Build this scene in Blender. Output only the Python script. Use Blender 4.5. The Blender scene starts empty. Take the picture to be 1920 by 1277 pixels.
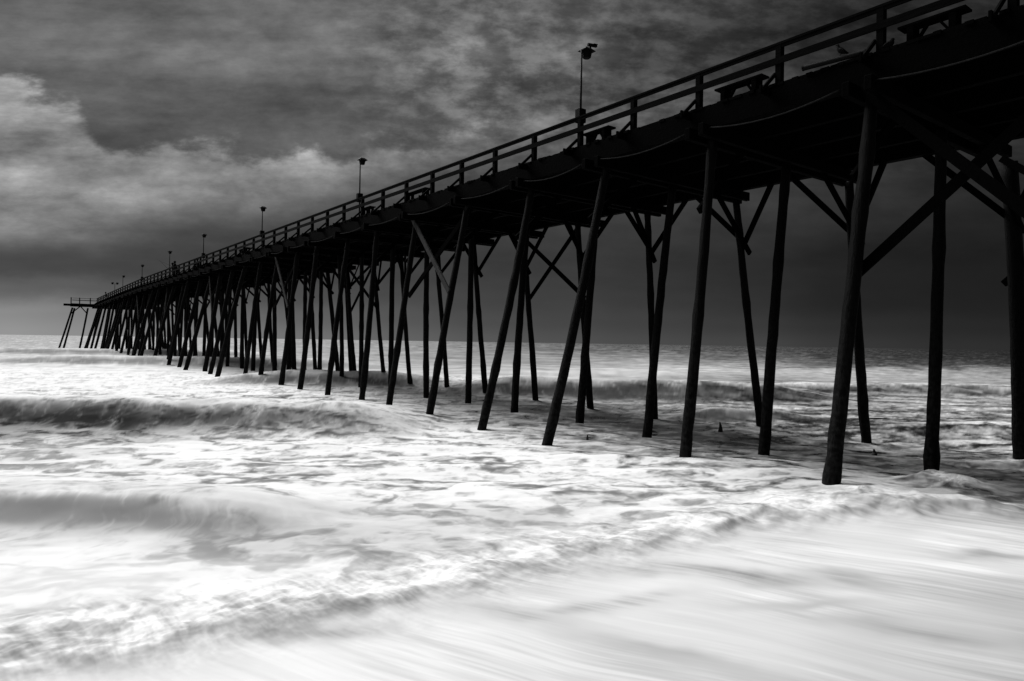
import bpy, math, random
import numpy as np
from mathutils import Vector, Matrix

random.seed(7)
S = bpy.context.scene
COL = S.collection
R = math.radians

# ------------------------------------------------------------------ camera
EYE = 3.5
TH = math.atan(964 / 1280)            # yaw of the view, from +Y (out to sea) towards +X
CT, ST = math.cos(TH), math.sin(TH)
FPX = 1280.0                          # focal length in photo pixels (24 mm on 36 mm)
ROLL = 0.0154

def hz(px):                           # the photo's horizon
    return 627.0 + ROLL * px

cam_d = bpy.data.cameras.new('camera')
cam = bpy.data.objects.new('camera', cam_d)
COL.objects.link(cam)
cam_d.sensor_width = 36.0
cam_d.lens = 24.0
cam_d.clip_start = 0.1
cam_d.clip_end = 40000.0
pit = 3.3 / 1280
fw = Vector((ST * math.cos(pit), CT * math.cos(pit), math.sin(pit)))
rt = Vector((CT, -ST, 0.0))
up = rt.cross(fw).normalized()
rt2 = rt * math.cos(ROLL) + up * math.sin(ROLL)
up2 = up * math.cos(ROLL) - rt * math.sin(ROLL)
cam.matrix_world = Matrix(((rt2.x, up2.x, -fw.x, 0), (rt2.y, up2.y, -fw.y, 0),
                           (rt2.z, up2.z, -fw.z, EYE), (0, 0, 0, 1)))
S.camera = cam

def x_at(px, Y, h=0.0):               # X of the point that stands at distance Y along the pier, h above the eye, seen at column px
    q = px
    for _ in range(4):                # the camera is rolled a little, so height moves a point sideways
        k = (q - 960) / FPX
        X = Y * (ST + CT * k) / (CT - ST * k)
        q = px - ROLL * h * FPX / (ST * X + CT * Y)
    return X

def y_at(px, X, h=0.0):
    q = px
    for _ in range(4):
        k = (q - 960) / FPX
        Y = X * (CT - ST * k) / (ST + CT * k)
        q = px - ROLL * h * FPX / (ST * X + CT * Y)
    return Y

def ground(px, py, z=0.35):           # world point on the level z seen at a photo pixel
    d = (EYE - z) * FPX / (py - hz(px))
    r = (px + ROLL * (py - hz(px)) - 960) / FPX * d
    return (ST * d + CT * r, CT * d - ST * r)

# ------------------------------------------------------------------ materials
def nt_of(name):
    m = bpy.data.materials.new(name)
    m.use_nodes = True
    nt = m.node_tree
    nt.nodes.clear()
    return m, nt

def N(nt, t, **kw):
    n = nt.nodes.new(t)
    for k, v in kw.items():
        setattr(n, k, v)
    return n

def g(v):
    return (v, v, v, 1)

def wood(name, dark, light, rough=0.7, scale=(6, 6, 1.2), bump=0.4, wet=None, spec=0.25):
    m, nt = nt_of(name)
    L = nt.links.new
    out = N(nt, 'ShaderNodeOutputMaterial')
    b = N(nt, 'ShaderNodeBsdfPrincipled')
    tc = N(nt, 'ShaderNodeTexCoord')
    mp = N(nt, 'ShaderNodeMapping')
    mp.inputs['Scale'].default_value = scale
    no = N(nt, 'ShaderNodeTexNoise')
    no.inputs['Scale'].default_value = 2.5
    no.inputs['Detail'].default_value = 6
    no.inputs['Roughness'].default_value = 0.65
    rp = N(nt, 'ShaderNodeValToRGB')
    rp.color_ramp.elements[0].position = 0.35
    rp.color_ramp.elements[0].color = g(dark)
    rp.color_ramp.elements[1].position = 0.72
    rp.color_ramp.elements[1].color = g(light)
    bp = N(nt, 'ShaderNodeBump')
    bp.inputs['Strength'].default_value = bump
    bp.inputs['Distance'].default_value = 0.03
    L(tc.outputs['Object'], mp.inputs['Vector'])
    L(mp.outputs['Vector'], no.inputs['Vector'])
    L(no.outputs['Fac'], rp.inputs['Fac'])
    L(no.outputs['Fac'], bp.inputs['Height'])
    L(bp.outputs['Normal'], b.inputs['Normal'])
    col = rp.outputs['Color']
    if wet:                           # barnacled, splashed lower part of the piles (height above the sea)
        geo = N(nt, 'ShaderNodeNewGeometry')
        sx = N(nt, 'ShaderNodeSeparateXYZ')
        mr = N(nt, 'ShaderNodeMapRange', interpolation_type='SMOOTHSTEP')
        mr.inputs['From Min'].default_value = 0.3
        mr.inputs['From Max'].default_value = 6.0
        mr.inputs['To Min'].default_value = 1.0
        mr.inputs['To Max'].default_value = 0.0
        n2 = N(nt, 'ShaderNodeTexNoise')
        n2.inputs['Scale'].default_value = 9
        n2.inputs['Detail'].default_value = 5
        r2 = N(nt, 'ShaderNodeValToRGB')
        r2.color_ramp.elements[0].position = 0.4
        r2.color_ramp.elements[0].color = g(0.0)
        r2.color_ramp.elements[1].position = 0.7
        r2.color_ramp.elements[1].color = g(1.0)
        ml = N(nt, 'ShaderNodeMath', operation='MULTIPLY')
        mx = N(nt, 'ShaderNodeMix', data_type='RGBA')
        L(geo.outputs['Position'], sx.inputs[0])
        L(sx.outputs['Z'], mr.inputs['Value'])
        L(tc.outputs['Object'], n2.inputs['Vector'])
        L(n2.outputs['Fac'], r2.inputs['Fac'])
        L(mr.outputs['Result'], ml.inputs[0])
        L(r2.outputs['Color'], ml.inputs[1])
        L(ml.outputs[0], mx.inputs['Factor'])
        L(col, mx.inputs['A'])
        mx.inputs['B'].default_value = g(wet)
        col = mx.outputs['Result']
    L(col, b.inputs['Base Color'])
    b.inputs['Roughness'].default_value = rough
    b.inputs['Specular IOR Level'].default_value = spec
    L(b.outputs['BSDF'], out.inputs['Surface'])
    return m

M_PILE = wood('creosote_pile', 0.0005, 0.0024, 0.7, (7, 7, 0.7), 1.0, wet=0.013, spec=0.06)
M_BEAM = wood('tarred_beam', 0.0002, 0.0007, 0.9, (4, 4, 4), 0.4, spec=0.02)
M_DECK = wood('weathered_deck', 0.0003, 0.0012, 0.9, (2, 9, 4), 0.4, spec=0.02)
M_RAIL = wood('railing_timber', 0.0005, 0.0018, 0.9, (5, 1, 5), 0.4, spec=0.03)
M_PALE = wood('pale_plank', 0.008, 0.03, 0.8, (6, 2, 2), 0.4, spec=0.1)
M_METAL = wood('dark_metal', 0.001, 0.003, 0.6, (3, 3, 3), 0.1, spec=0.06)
M_PIPE = wood('grey_conduit', 0.009, 0.020, 0.8, (3, 3, 3), 0.05, spec=0.02)
M_CLOTH = wood('dark_clothing', 0.0015, 0.004, 0.9, (9, 9, 9), 0.2, spec=0.05)
M_SKIN = wood('shaded_skin', 0.012, 0.018, 0.7, (4, 4, 4), 0.1, spec=0.1)
M_FEATH = wood('grey_feathers', 0.001, 0.004, 0.8, (30, 30, 30), 0.2, spec=0.1)
M_STUMP = wood('rotten_stump', 0.004, 0.012, 0.5, (6, 6, 2), 0.9, spec=0.3)

# ------------------------------------------------------------------ mesh helpers
class MB:
    def __init__(s):
        s.v = []
        s.f = []

    def hexa(s, p):                   # 8 points: bottom ring 0-3, top ring 4-7
        n = len(s.v)
        s.v += [tuple(q) for q in p]
        for q in ((0, 3, 2, 1), (4, 5, 6, 7), (0, 1, 5, 4), (1, 2, 6, 5), (2, 3, 7, 6), (3, 0, 4, 7)):
            s.f.append(tuple(n + i for i in q))

    def box(s, x0, x1, y0, y1, z0, z1):
        s.hexa([(x0, y0, z0), (x1, y0, z0), (x1, y1, z0), (x0, y1, z0),
                (x0, y0, z1), (x1, y0, z1), (x1, y1, z1), (x0, y1, z1)])

    def bar(s, a, b, w, h, side=None):  # rectangular bar from a to b, w along 'side', h across it
        a, b = Vector(a), Vector(b)
        d = (b - a).normalized()
        sd = Vector(side) if side else d.cross(Vector((0, 0, 1)))
        if sd.length < 1e-4:
            sd = Vector((1, 0, 0))
        sd = (sd - d * sd.dot(d)).normalized()
        u = sd.cross(d).normalized()
        sd, u = sd * w / 2, u * h / 2
        s.hexa([a - sd - u, a + sd - u, a + sd + u, a - sd + u, b - sd - u, b + sd - u, b + sd + u, b - sd + u])

    def tube(s, pts, rad, seg=12, jit=0.0, rnd=random, caps=True):
        n0 = len(s.v)
        pts = [Vector(p) for p in pts]
        for i, p in enumerate(pts):
            d = (pts[min(i + 1, len(pts) - 1)] - pts[max(i - 1, 0)]).normalized()
            a = d.cross(Vector((0, 1, 0)) if abs(d.y) < 0.9 else Vector((1, 0, 0))).normalized()
            b = d.cross(a)
            for k in range(seg):
                t = 2 * math.pi * k / seg
                rr = rad[i] * (1 + rnd.uniform(-jit, jit))
                s.v.append(tuple(p + a * math.cos(t) * rr + b * math.sin(t) * rr))
        for i in range(len(pts) - 1):
            for k in range(seg):
                k2 = (k + 1) % seg
                s.f.append((n0 + i * seg + k, n0 + i * seg + k2, n0 + (i + 1) * seg + k2, n0 + (i + 1) * seg + k))
        if caps:
            s.f.append(tuple(n0 + k for k in range(seg))[::-1])
            s.f.append(tuple(n0 + (len(pts) - 1) * seg + k for k in range(seg)))

    def mesh(s, name, mat, smooth=False):
        me = bpy.data.meshes.new(name)
        me.from_pydata(s.v, [], s.f)
        me.update()
        import bmesh
        bm = bmesh.new()
        bm.from_mesh(me)
        bmesh.ops.recalc_face_normals(bm, faces=bm.faces)
        bm.to_mesh(me)
        bm.free()
        if smooth:
            me.polygons.foreach_set('use_smooth', [True] * len(me.polygons))
        me.materials.append(mat)
        return me

    def build(s, name, mat, parent=None, smooth=False, bevel=0.0):
        o = bpy.data.objects.new(name, s.mesh(name, mat, smooth))
        COL.objects.link(o)
        if parent:
            o.parent = parent
            o.matrix_parent_inverse = Matrix.Translation(-world_loc(parent))
        if bevel:
            md = o.modifiers.new('bevel', 'BEVEL')
            md.width = bevel
            md.segments = 1
        return o

def world_loc(o):
    v = Vector(o.location)
    while o.parent:
        v = v + o.matrix_parent_inverse.to_translation()
        o = o.parent
        v = v + Vector(o.location)
    return v

def thing(name, label, cat, loc, group=None):
    o = bpy.data.objects.new(name, None)
    COL.objects.link(o)
    o.location = loc
    o.empty_display_size = 0.3
    tag(o, label, cat, group)
    return o

def tag(o, label=None, cat=None, group=None, kind=None):
    for k, v in (('label', label), ('category', cat), ('group', group), ('kind', kind)):
        if v:
            o[k] = v

def copy_thing(src, loc, label):
    c = src.copy()
    COL.objects.link(c)
    c.location = loc
    c['label'] = label
    for ch in [o for o in COL.objects if o.parent == src]:
        d = ch.copy()
        COL.objects.link(d)
        d.parent = c
        for gch in [o for o in COL.objects if o.parent == ch]:
            e = gch.copy()
            COL.objects.link(e)
            e.parent = d
    return c

# ------------------------------------------------------------------ the pier
def rise(Y):                          # the deck climbs a little out to sea and sinks at its end
    if Y < 110:
        return 0.0033 * (Y - 8)
    return 0.337 - 0.55 * ((Y - 110) / 58.0) ** 1.3

XR = 16.6                             # line of the near railing
DECK = 10.49
RAILT = 11.60
YEND = 168.0
Y0 = -8.0

pier = thing('pier', 'long dark timber fishing pier on slanting piles running out over the surf', 'pier', (20.3, 0, 0))

bents = {1: 7.9, 2: 12.5, 3: 16.9, 4: 21.07, 5: 25.5, 6: 30.4, 7: 34.8, 8: 38.7, 9: 43.4, 10: 47.3, 11: 51.4, 12: 55.7}
bents[0] = 3.6
for i in range(13, 39):
    bents[i] = 55.7 + (i - 12) * (YEND - 0.6 - 55.7) / 26 + (random.uniform(-0.35, 0.35) if i < 38 else 0)
near_px = {1: (1637, 1556), 2: (1337, 1283), 3: (1137, 1023), 4: (997, 900), 5: (877, 806), 6: (781, 731), 7: (707, 678),
           8: (653, 615), 9: (594, 561), 10: (558, 526), 11: (522, 489), 12: (489, 460)}
mid_px = {1: (1766, 1744), 2: (1475, 1434), 3: (1262, 1217), 4: (1120, 1088), 5: (990, 966), 6: (884, 878), 7: (801, 800),
          8: (737, 735), 9: (678, 675), 10: (636, 640)}
far_px = {1: (1893, 1912), 2: (1592, 1625), 3: (1380, 1427), 4: (1214, 1226), 5: (1083, 1108), 6: (980, 1003), 7: (888, 911),
          8: (817, 838), 9: (752, 771), 10: (700, 722), 11: (650, 668)}
tops = {}
ZW = 0.3

def pile_mesh(mb, top, foot, r0, r1, seg=12):
    top, foot = Vector(top), Vector(foot)
    low = foot + (foot - top) * (3.0 / (top.z - foot.z))
    n = 26 if seg > 8 else 9
    pts, rad = [], []
    bx, by = random.uniform(-0.09, 0.09), random.uniform(-0.07, 0.07)
    b2, ph = random.uniform(-0.035, 0.035), random.uniform(0, 6)
    for k in range(n + 1):
        t = k / n
        p = low.lerp(top, t)
        p.x += bx * math.sin(math.pi * t) + b2 * math.sin(7 * t + ph) * (1 - t) + random.uniform(-0.007, 0.007)
        p.y += by * math.sin(math.pi * t) + random.uniform(-0.007, 0.007)
        pts.append(p)
        wet = max(0.0, min(1.0, (2.6 - p.z) / 1.6))
        knot = 0.022 if random.random() < 0.10 else 0.0
        rad.append(r0 + (r1 - r0) * t + random.uniform(-0.005, 0.005) + knot + wet * random.uniform(-0.006, 0.010))
    n0 = len(mb.v)
    mb.tube(pts, rad, seg, 0.03)
    for q in range(n0, len(mb.v)):    # crust of barnacles
        x, y, z = mb.v[q]
        if z < 2.4:
            a = pts[min(n, (q - n0) // seg)]
            f = 1 + random.uniform(-0.05, 0.09) * min(1.0, (2.4 - z) / 1.0)
            mb.v[q] = (a.x + (x - a.x) * f, a.y + (y - a.y) * f, z)

rest = MB()
for i in sorted(bents):
    Y = bents[i]
    h = rise(Y)
    defs = []
    for kind, px, dx, df in (('near', near_px, 16.85, -1.75), ('mid', mid_px, 20.2, 0.0), ('far', far_px, 23.9, 0.9)):
        if i in px:
            a, b = px[i]
            xt, xf = x_at(a, Y, 6.0), x_at(b, Y, -3.2)
        elif i == 0:
            xt, xf = {'near': (16.8, 15.2), 'mid': (20.4, 19.9), 'far': (24.6, 26.0)}[kind]
        else:
            xt = dx + random.uniform(-0.25, 0.25)
            xf = xt + df + random.uniform(-0.7, 0.5) * (1 if kind != 'mid' else 0.4)
        tops[(i, kind)] = (xt, xf, Y)
        defs.append((xt, xf))
    for xt, xf in defs:
        rr = random.uniform(0.15, 0.172) + (0.035 if i > 12 else 0)
        fy = random.uniform(-0.25, 0.25) if i > 12 else 0
        if i <= 31:
            mb = MB()
            if i == 1 and xt > 23:
                rr = 0.25
            pile_mesh(mb, (xt, Y, 9.5 + h), (xf, Y + fy, ZW), rr + 0.015, rr - 0.02)
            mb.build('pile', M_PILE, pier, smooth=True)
        else:
            pile_mesh(rest, (xt, Y, 9.5 + h), (xf, Y + fy, ZW), rr + 0.015, rr - 0.02, 8)

# end platform (a head that reaches out to the left beyond the last bent)
for xt, xf, yt, yf in ((x_at(135, YEND), x_at(109, YEND), YEND, YEND), (x_at(136, YEND) + 0.5, x_at(118, YEND + 3), YEND + 3, YEND + 3),
                       (x_at(164, YEND), x_at(149, YEND), YEND, YEND), (x_at(186, YEND), x_at(171, YEND), YEND, YEND)):
    mb = MB()
    pile_mesh(mb, (xt, yt, 9.3), (xf, yf, ZW), 0.19, 0.17)
    mb.build('pile', M_PILE, pier, smooth=True)
o = rest.build('pile', M_PILE, pier, smooth=True)
tag(o, kind='stuff')

def frame_pt(i, kind, z):             # a point on the axis of a pile at height z
    xt, xf, Y = tops[(i, kind)]
    zt = 9.5 + rise(Y)
    t = (zt - z) / (zt - ZW)
    return Vector((xt + (xf - xt) * t, Y, z))

for i in sorted(bents):
    Y, h = bents[i], rise(bents[i])
    mb = MB()
    for s in (-1, 1):                 # split cap: one timber each side of the pile heads
        e0, e1 = random.uniform(-0.12, 0.1), random.uniform(-0.15, 0.3)
        mb.box(15.85 + e0, 24.6 + e1, Y + s * 0.27 - 0.09, Y + s * 0.27 + 0.09, 9.42 + h, 9.76 + h)
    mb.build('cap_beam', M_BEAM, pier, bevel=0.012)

def polybar(mb, X, z0, z1, w, ya, yb, step=6.0):
    n = max(1, int((yb - ya) / step))
    for k in range(n):
        a, b = ya + (yb - ya) * k / n, ya + (yb - ya) * (k + 1) / n
        ha, hb = rise(a), rise(b)
        mb.hexa([(X - w / 2, a, z0 + ha), (X + w / 2, a, z0 + ha), (X + w / 2, b, z0 + hb), (X - w / 2, b, z0 + hb),
                 (X - w / 2, a, z1 + ha), (X + w / 2, a, z1 + ha), (X + w / 2, b, z1 + hb), (X - w / 2, b, z1 + hb)])

for X in (16.55, 18.4, 20.2, 22.0, 23.95):
    mb = MB()
    w = 0.3 if X in (16.55, 23.95) else 0.2
    polybar(mb, X, 9.762, 10.40, w, Y0, YEND + 2)
    mb.build('stringer', M_BEAM, pier)

mb = MB()                             # deck of crosswise planks with ragged ends
y = Y0
while y < YEND + 2:
    w = random.uniform(0.17, 0.24)
    h = rise(y)
    e = random.uniform(-0.05, 0.05) + (0.07 if random.random() < 0.06 else 0)
    mb.box(16.40 + e, 24.25 + random.uniform(-0.05, 0.08), y, y + w - 0.012, 10.403 + h, 10.47 + h + random.uniform(0, 0.025))
    y += w
# planks of the end platform
y = YEND - 0.4
while y < YEND + 7:
    w = random.uniform(0.2, 0.26)
    mb.box(12.0, 16.30, y, y + w - 0.012, 10.08, 10.17)
    mb.box(24.4, 30.0, y, y + w - 0.012, 10.08, 10.17)
    y += w
y = YEND + 2.01
while y < YEND + 7:
    mb.box(16.42, 24.25, y, y + 0.2, 10.08, 10.17)
    y += 0.22
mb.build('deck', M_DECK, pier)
mb = MB()
mb.box(10.7, 16.2, YEND - 0.42, YEND - 0.1, 9.62, 10.075)
mb.box(12.1, 30.0, YEND + 3.0, YEND + 3.3, 9.62, 10.075)
mb.build('cap_beam', M_BEAM, pier, bevel=0.012)

# bracing
def brace(a, b, w=0.07, h=0.22, mat=None, name='knee_brace', side=(1, 0, 0)):
    m = MB()
    m.bar(a, b, w, h, side)
    return m.build(name, mat or M_BEAM, pier)

for i in sorted(bents):
    if i > 30 or i < 0:
        continue
    Y, h = bents[i], rise(bents[i])
    for s in (-1, 1):                 # lengthwise knees of the far piles
        if random.random() < 0.12 and i > 6:
            continue
        p = frame_pt(i, 'far', 7.75 + random.uniform(-0.15, 0.15) + h)
        brace(p + Vector((0.16, -0.05 * s, -0.1)), Vector((23.95, Y + s * random.uniform(1.5, 1.8), 9.80 + h)), 0.1, 0.2)
    # crosswise knees, lower end run past the pile
    p = frame_pt(i, 'far', 7.7 + random.uniform(-0.25, 0.15) + h)
    q = Vector((22.1 + random.uniform(-0.2, 0.2), Y - 0.4, 9.74 + h))
    p.y = Y - 0.24
    e = (p - q).normalized()
    q.y = p.y
    brace(q, p + e * random.uniform(0.3, 0.55), 0.1, 0.2, side=(0, 1, 0), name='bent_brace')
    p = frame_pt(i, 'near', 7.6 + random.uniform(-0.2, 0.2) + h)
    p.y = Y + 0.24
    q = Vector((18.7, Y + 0.24, 9.74 + h))
    e = (p - q).normalized()
    brace(q, p + e * random.uniform(0.02, 0.2), 0.1, 0.2, side=(0, 1, 0), name='bent_brace')
for a in (0, 5, 10, 15, 20, 25):
    b = a + 1
    h = rise(bents[a])
    off = Vector((-0.24, 0, 0))
    lo = 5.7 if a else 5.2
    pa, pb = frame_pt(b, 'near', 9.55 + h), frame_pt(a, 'near', lo + h)
    d = (pa - pb).normalized()
    o = brace(pa + off + d * 0.35, pb + off - d * (0.15 if a else 0.3), 0.07, 0.24, M_PALE if a else M_BEAM, 'cross_brace')
    if a:
        tag(o, label='pale weathered plank nailed across two piles')
    pa, pb = frame_pt(a, 'near', 9.5 + h), frame_pt(b, 'near', lo + 0.1 + h)
    d = (pa - pb).normalized()
    off2 = Vector((0.26, 0, 0))
    brace(pa + off2 + d * 0.3, pb + off2 - d * 0.2, 0.08, 0.24, M_BEAM, 'cross_brace')
    for u, v, oo in ((a, b, 0.22), (b, a, -0.22)):
        pa, pb = frame_pt(u, 'far', 9.5 + h), frame_pt(v, 'far', 6.0 + h)
        d = (pa - pb).normalized()
        brace(pa + Vector((oo, 0, 0)) + d * 0.2, pb + Vector((oo, 0, 0)) - d * 0.5, 0.08, 0.22, M_BEAM, 'cross_brace')
# knees of the end platform, in the plane of its piles
xa, xb = x_at(135, YEND), x_at(164, YEND)
brace((xa - 0.3, YEND - 0.25, 8.0), (xa + 1.35, YEND - 0.25, 9.6), 0.1, 0.2, side=(0, 1, 0))
brace((xb - 0.05, YEND - 0.25, 8.0), (xb - 1.35, YEND - 0.25, 9.6), 0.1, 0.2, side=(0, 1, 0))

# conduits sagging from cap to cap on both sides
def conduit(X, r, mat):
    m = MB()
    ks = sorted(bents)
    ys = [Y0] + [bents[k] for k in ks]
    for a, b in zip(ys[:-1], ys[1:]):
        n = 8
        sag = random.uniform(0.07, 0.2)
        pts = []
        for k in range(n + 1):
            t = k / n
            yy = a + 0.5 + (b - a - 0.85) * t
            pts.append((X, yy, 9.66 + rise(yy) - sag * 4 * t * (1 - t)))
        m.tube(pts, [r] * (n + 1), 7)
    return m.build('conduit', mat, pier, smooth=True)
conduit(16.02, 0.018, M_PIPE)

# railing of the near side: one handrail with its posts, mid rail and outward struts
mb = MB()
polybar(mb, XR, RAILT - 0.06, RAILT, 0.19, Y0, YEND)
polybar(mb, XR - 0.05, RAILT - 0.15, RAILT - 0.062, 0.05, Y0, YEND)
# the platform's rail
mb.bar((12.2, YEND - 0.2, 11.27), (16.45, YEND - 0.2, 11.27), 0.16, 0.07)
railing = mb.build('railing', M_RAIL, pier)
mb = MB()
polybar(mb, XR - 0.095, RAILT - 0.585, RAILT - 0.405, 0.045, Y0, YEND)
mb.build('mid_rail', M_RAIL, railing)
mb = MB()
mb.bar((12.2, YEND - 0.28, 10.85), (16.45, YEND - 0.28, 10.85), 0.05, 0.14)
mb.build('mid_rail', M_RAIL, railing)
k = -1
while True:
    Yn = 4.99 + 2.6 * k               # regular posts
    Y = y_at(960 + FPX * (CT * XR - ST * Yn) / (ST * XR + CT * Yn), XR, 7.6)
    if Y > YEND:
        break
    h = rise(Y)
    m = MB()
    j = random.uniform(-0.03, 0.03)
    m.box(XR - 0.085, XR + 0.085, Y - 0.085 + j, Y + 0.085 + j, 10.3 + h, RAILT - 0.062 + h)
    m.build('railing_post', M_RAIL, railing, bevel=0.008)
    m = MB()
    m.bar((XR - 0.02, Y + 0.13, 10.80 + h), (16.02, Y + 0.13, 10.28 + h), 0.05, 0.10, (0, 1, 0))
    m.build('post_strut', M_RAIL, railing)
    m = MB()
    m.box(15.98, 17.6, Y + 0.16, Y + 0.22, 10.18 + h, 10.395 + h)
    m.build('outrigger', M_BEAM, pier)
    k += 1
for px, t in ((132, 11.42), (148, 11.40), (168, 11.42)):
    m = MB()
    X = x_at(px, YEND)
    m.box(X - 0.09, X + 0.09, YEND - 0.29, YEND - 0.12, 10.0, t)
    m.build('railing_post', M_RAIL, railing)

# ------------------------------------------------------------------ lamp posts
def lamp_at(x, tall, off, box=True, twin=False, attach=False, label='', lx=16.88):
    Y = y_at(x, lx, 8.0)
    h = DECK + rise(Y)
    t = thing('lamp_post', label, 'lamp post', (lx, Y, h), 'lamp posts along the pier railing')
    m = MB()
    top = tall
    m.tube([(lx, Y, h), (lx, Y, h + top)], [0.045, 0.036], 10)
    m.build('pole', M_METAL, t, smooth=True)
    if box:
        m = MB()
        m.box(lx - 0.16, lx + 0.16, Y - 0.13, Y + 0.13, h + 1.02, h + 1.52)
        bx = m.build('junction_box', M_METAL, t, bevel=0.012)
    for s in ((-1, 1) if twin else (1,)):
        cx = lx + off * s
        m = MB()                      # bowl under a wide flat hood
        zt = h + top
        ring = [(0.13, -0.25), (0.155, -0.22), (0.185, -0.06), (0.19, 0.0)]
        m.tube([(cx, Y, zt + z) for r, z in ring], [r for r, z in ring], 10, 0.02)
        hd = m.build('lamp_head', M_METAL, t, smooth=False)
        m = MB()
        m.hexa([(cx - 0.27, Y - 0.22, zt + 0.0), (cx + 0.27, Y - 0.22, zt + 0.0), (cx + 0.27, Y + 0.22, zt + 0.0), (cx - 0.27, Y + 0.22, zt + 0.0),
                (cx - 0.12, Y - 0.1, zt + 0.13), (cx + 0.12, Y - 0.1, zt + 0.13), (cx + 0.12, Y + 0.1, zt + 0.13), (cx - 0.12, Y + 0.1, zt + 0.13)])
        m.build('hood', M_METAL, hd, bevel=0.01)
    if attach:
        m = MB()
        a = lx + off + 0.16
        m.bar((a, Y, zt + 0.06), (a + 0.02, Y, zt + 0.24), 0.05, 0.05)
        m.bar((a - 0.1, Y + 0.02, zt + 0.28), (a + 0.26, Y - 0.08, zt + 0.285), 0.1, 0.09)
        m.bar((a + 0.12, Y - 0.04, zt + 0.335), (a + 0.28, Y - 0.085, zt + 0.335), 0.11, 0.02)
        m.build('camera_box', M_METAL, t)
    return t

lamp_at(1088.5, 3.70, 0.26, attach=True, label='largest lamp post, a small camera-like box perched above its wide hooded head')
lamp_at(674, 3.50, 0.13, label='second largest lamp post, standing out against the pale cloud with a box at railing height')
lamp_at(491, 3.35, 0.05, label='third largest lamp post, against dark sky just left of the bright cloud end')
lamp_at(381, 3.4, 0.05, label='lamp post with a railing box just right of the seated angler behind the rail')
lamp_at(317.5, 3.3, 0.03, box=False, label='thin lamp post right beside the two anglers standing at the rail')
lamp_at(266, 3.2, 0.03, label='small lamp post with a box at its foot, first one left of the standing anglers')
lamp_at(230, 3.1, 0.1, box=False, label='tiny lamp post without a box, second from the far end of the pier')
lamp_at(215, 2.6, 0.38, box=False, twin=True, label='farthest lamp post, T shaped with two flat heads side by side')

# ------------------------------------------------------------------ benches
def bench(xa, xb, label, X=16.92, ht=0.52):
    ya, yb = y_at(xb, X, 7.4), y_at(xa, X, 7.4)      # near end, far end
    yc = (ya + yb) / 2
    L2 = (yb - ya) / 2
    h = DECK + rise(yc) + 0.01
    t = thing('bench', label, 'bench', (X, yc, h), 'benches behind the pier railing')
    m = MB()
    for k in range(3):
        x0 = X - 0.19 + k * 0.13
        m.box(x0, x0 + 0.12, yc - L2, yc + L2, h + ht - 0.055, h + ht)
    m.build('seat', M_RAIL, t, bevel=0.006)
    for s in (-1, 1):
        m = MB()
        e = yc + s * (L2 - 0.27)
        m.box(X - 0.17, X - 0.06, e - 0.07, e + 0.07, h, h + ht - 0.057)
        m.box(X + 0.06, X + 0.17, e - 0.07, e + 0.07, h, h + ht - 0.057)
        m.box(X - 0.175, X + 0.175, e - 0.045, e + 0.045, h + ht - 0.12, h + ht - 0.06)
        m.build('leg', M_RAIL, t)
        m = MB()
        m.bar((X, e - s * 0.08, h + 0.1), (X, e - s * 0.33, h + ht - 0.06), 0.09, 0.05, (1, 0, 0))
        m.build('leg_brace', M_RAIL, t)
    return t

bench(1690, 1818, 'largest bench, at the top right of the photo behind the railing')
bench(1347, 1436, 'bench framed between two railing posts right of the largest lamp post')
bench(1098, 1148, 'bench standing at the foot of the largest lamp post')
bench(765, 803, 'bench behind the railing right of the second largest lamp post')
bench(682, 699, 'bench at the foot of the second largest lamp post')
bench(451, 466, 'small distant bench behind the railing left of the third lamp post', ht=0.55)

# ------------------------------------------------------------------ pipe, pigeons, stumps
ya, yb = y_at(1509, 16.38, 7.1), y_at(1592, 16.5, 7.1)
mb = MB()
pa, pb = Vector((16.30, ya, DECK + 0.105)), Vector((16.46, ya - 1.5, DECK + 0.075))
mb.tube([pa, pa.lerp(pb, 0.03), pa.lerp(pb, 0.5), pb], [0.072, 0.064, 0.064, 0.064], 16)
o = mb.build('pipe', M_METAL, smooth=False)
tag(o, 'short round pipe lying on the deck edge, its open end jutting out', 'pipe')

def pigeon(loc, yaw, label, hunched=False):
    t = thing('pigeon', label, 'pigeon', loc, 'pigeons on the pier edge')
    c, s_ = math.cos(yaw), math.sin(yaw)
    def P(f, z, sd=0.0):
        return (loc[0] + c * f - s_ * sd, loc[1] + s_ * f + c * sd, loc[2] + z)
    m = MB()
    if hunched:
        spine = [(-0.15, 0.05, .012), (-0.1, .07, .04), (-.04, .095, .07), (.02, .115, .08), (.06, .15, .066), (.075, .19, .05), (.085, .215, .044), (.105, .22, .03), (.13, .212, .004)]
    else:
        spine = [(-0.19, 0.045, .012), (-0.12, 0.07, .03), (-0.06, 0.10, .058), (0.0, 0.14, .07), (0.04, 0.185, .055), (0.055, 0.23, .034), (0.063, 0.265, .034), (0.085, 0.275, .026), (0.12, 0.262, .003)]
    m.tube([P(f, z) for f, z, r in spine], [r for f, z, r in spine], 12)
    m.build('body', M_FEATH, t, smooth=True)
    for sd in (-1, 1):
        m = MB()
        m.tube([P(0.0, 0.09, sd * 0.025), P(-0.005, 0.0, sd * 0.03), P(0.04, 0.004, sd * 0.03)], [0.012, 0.006, 0.005], 6)
        m.build('leg', M_FEATH, t)
        m = MB()
        m.tube([P(0.05, 0.16 if not hunched else 0.14, sd * 0.05), P(-0.03, 0.125, sd * 0.066), P(-0.16, 0.06, sd * 0.02)], [0.02, 0.035, 0.006], 8)
        m.build('wing', M_FEATH, t, smooth=True)
    return t

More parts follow.
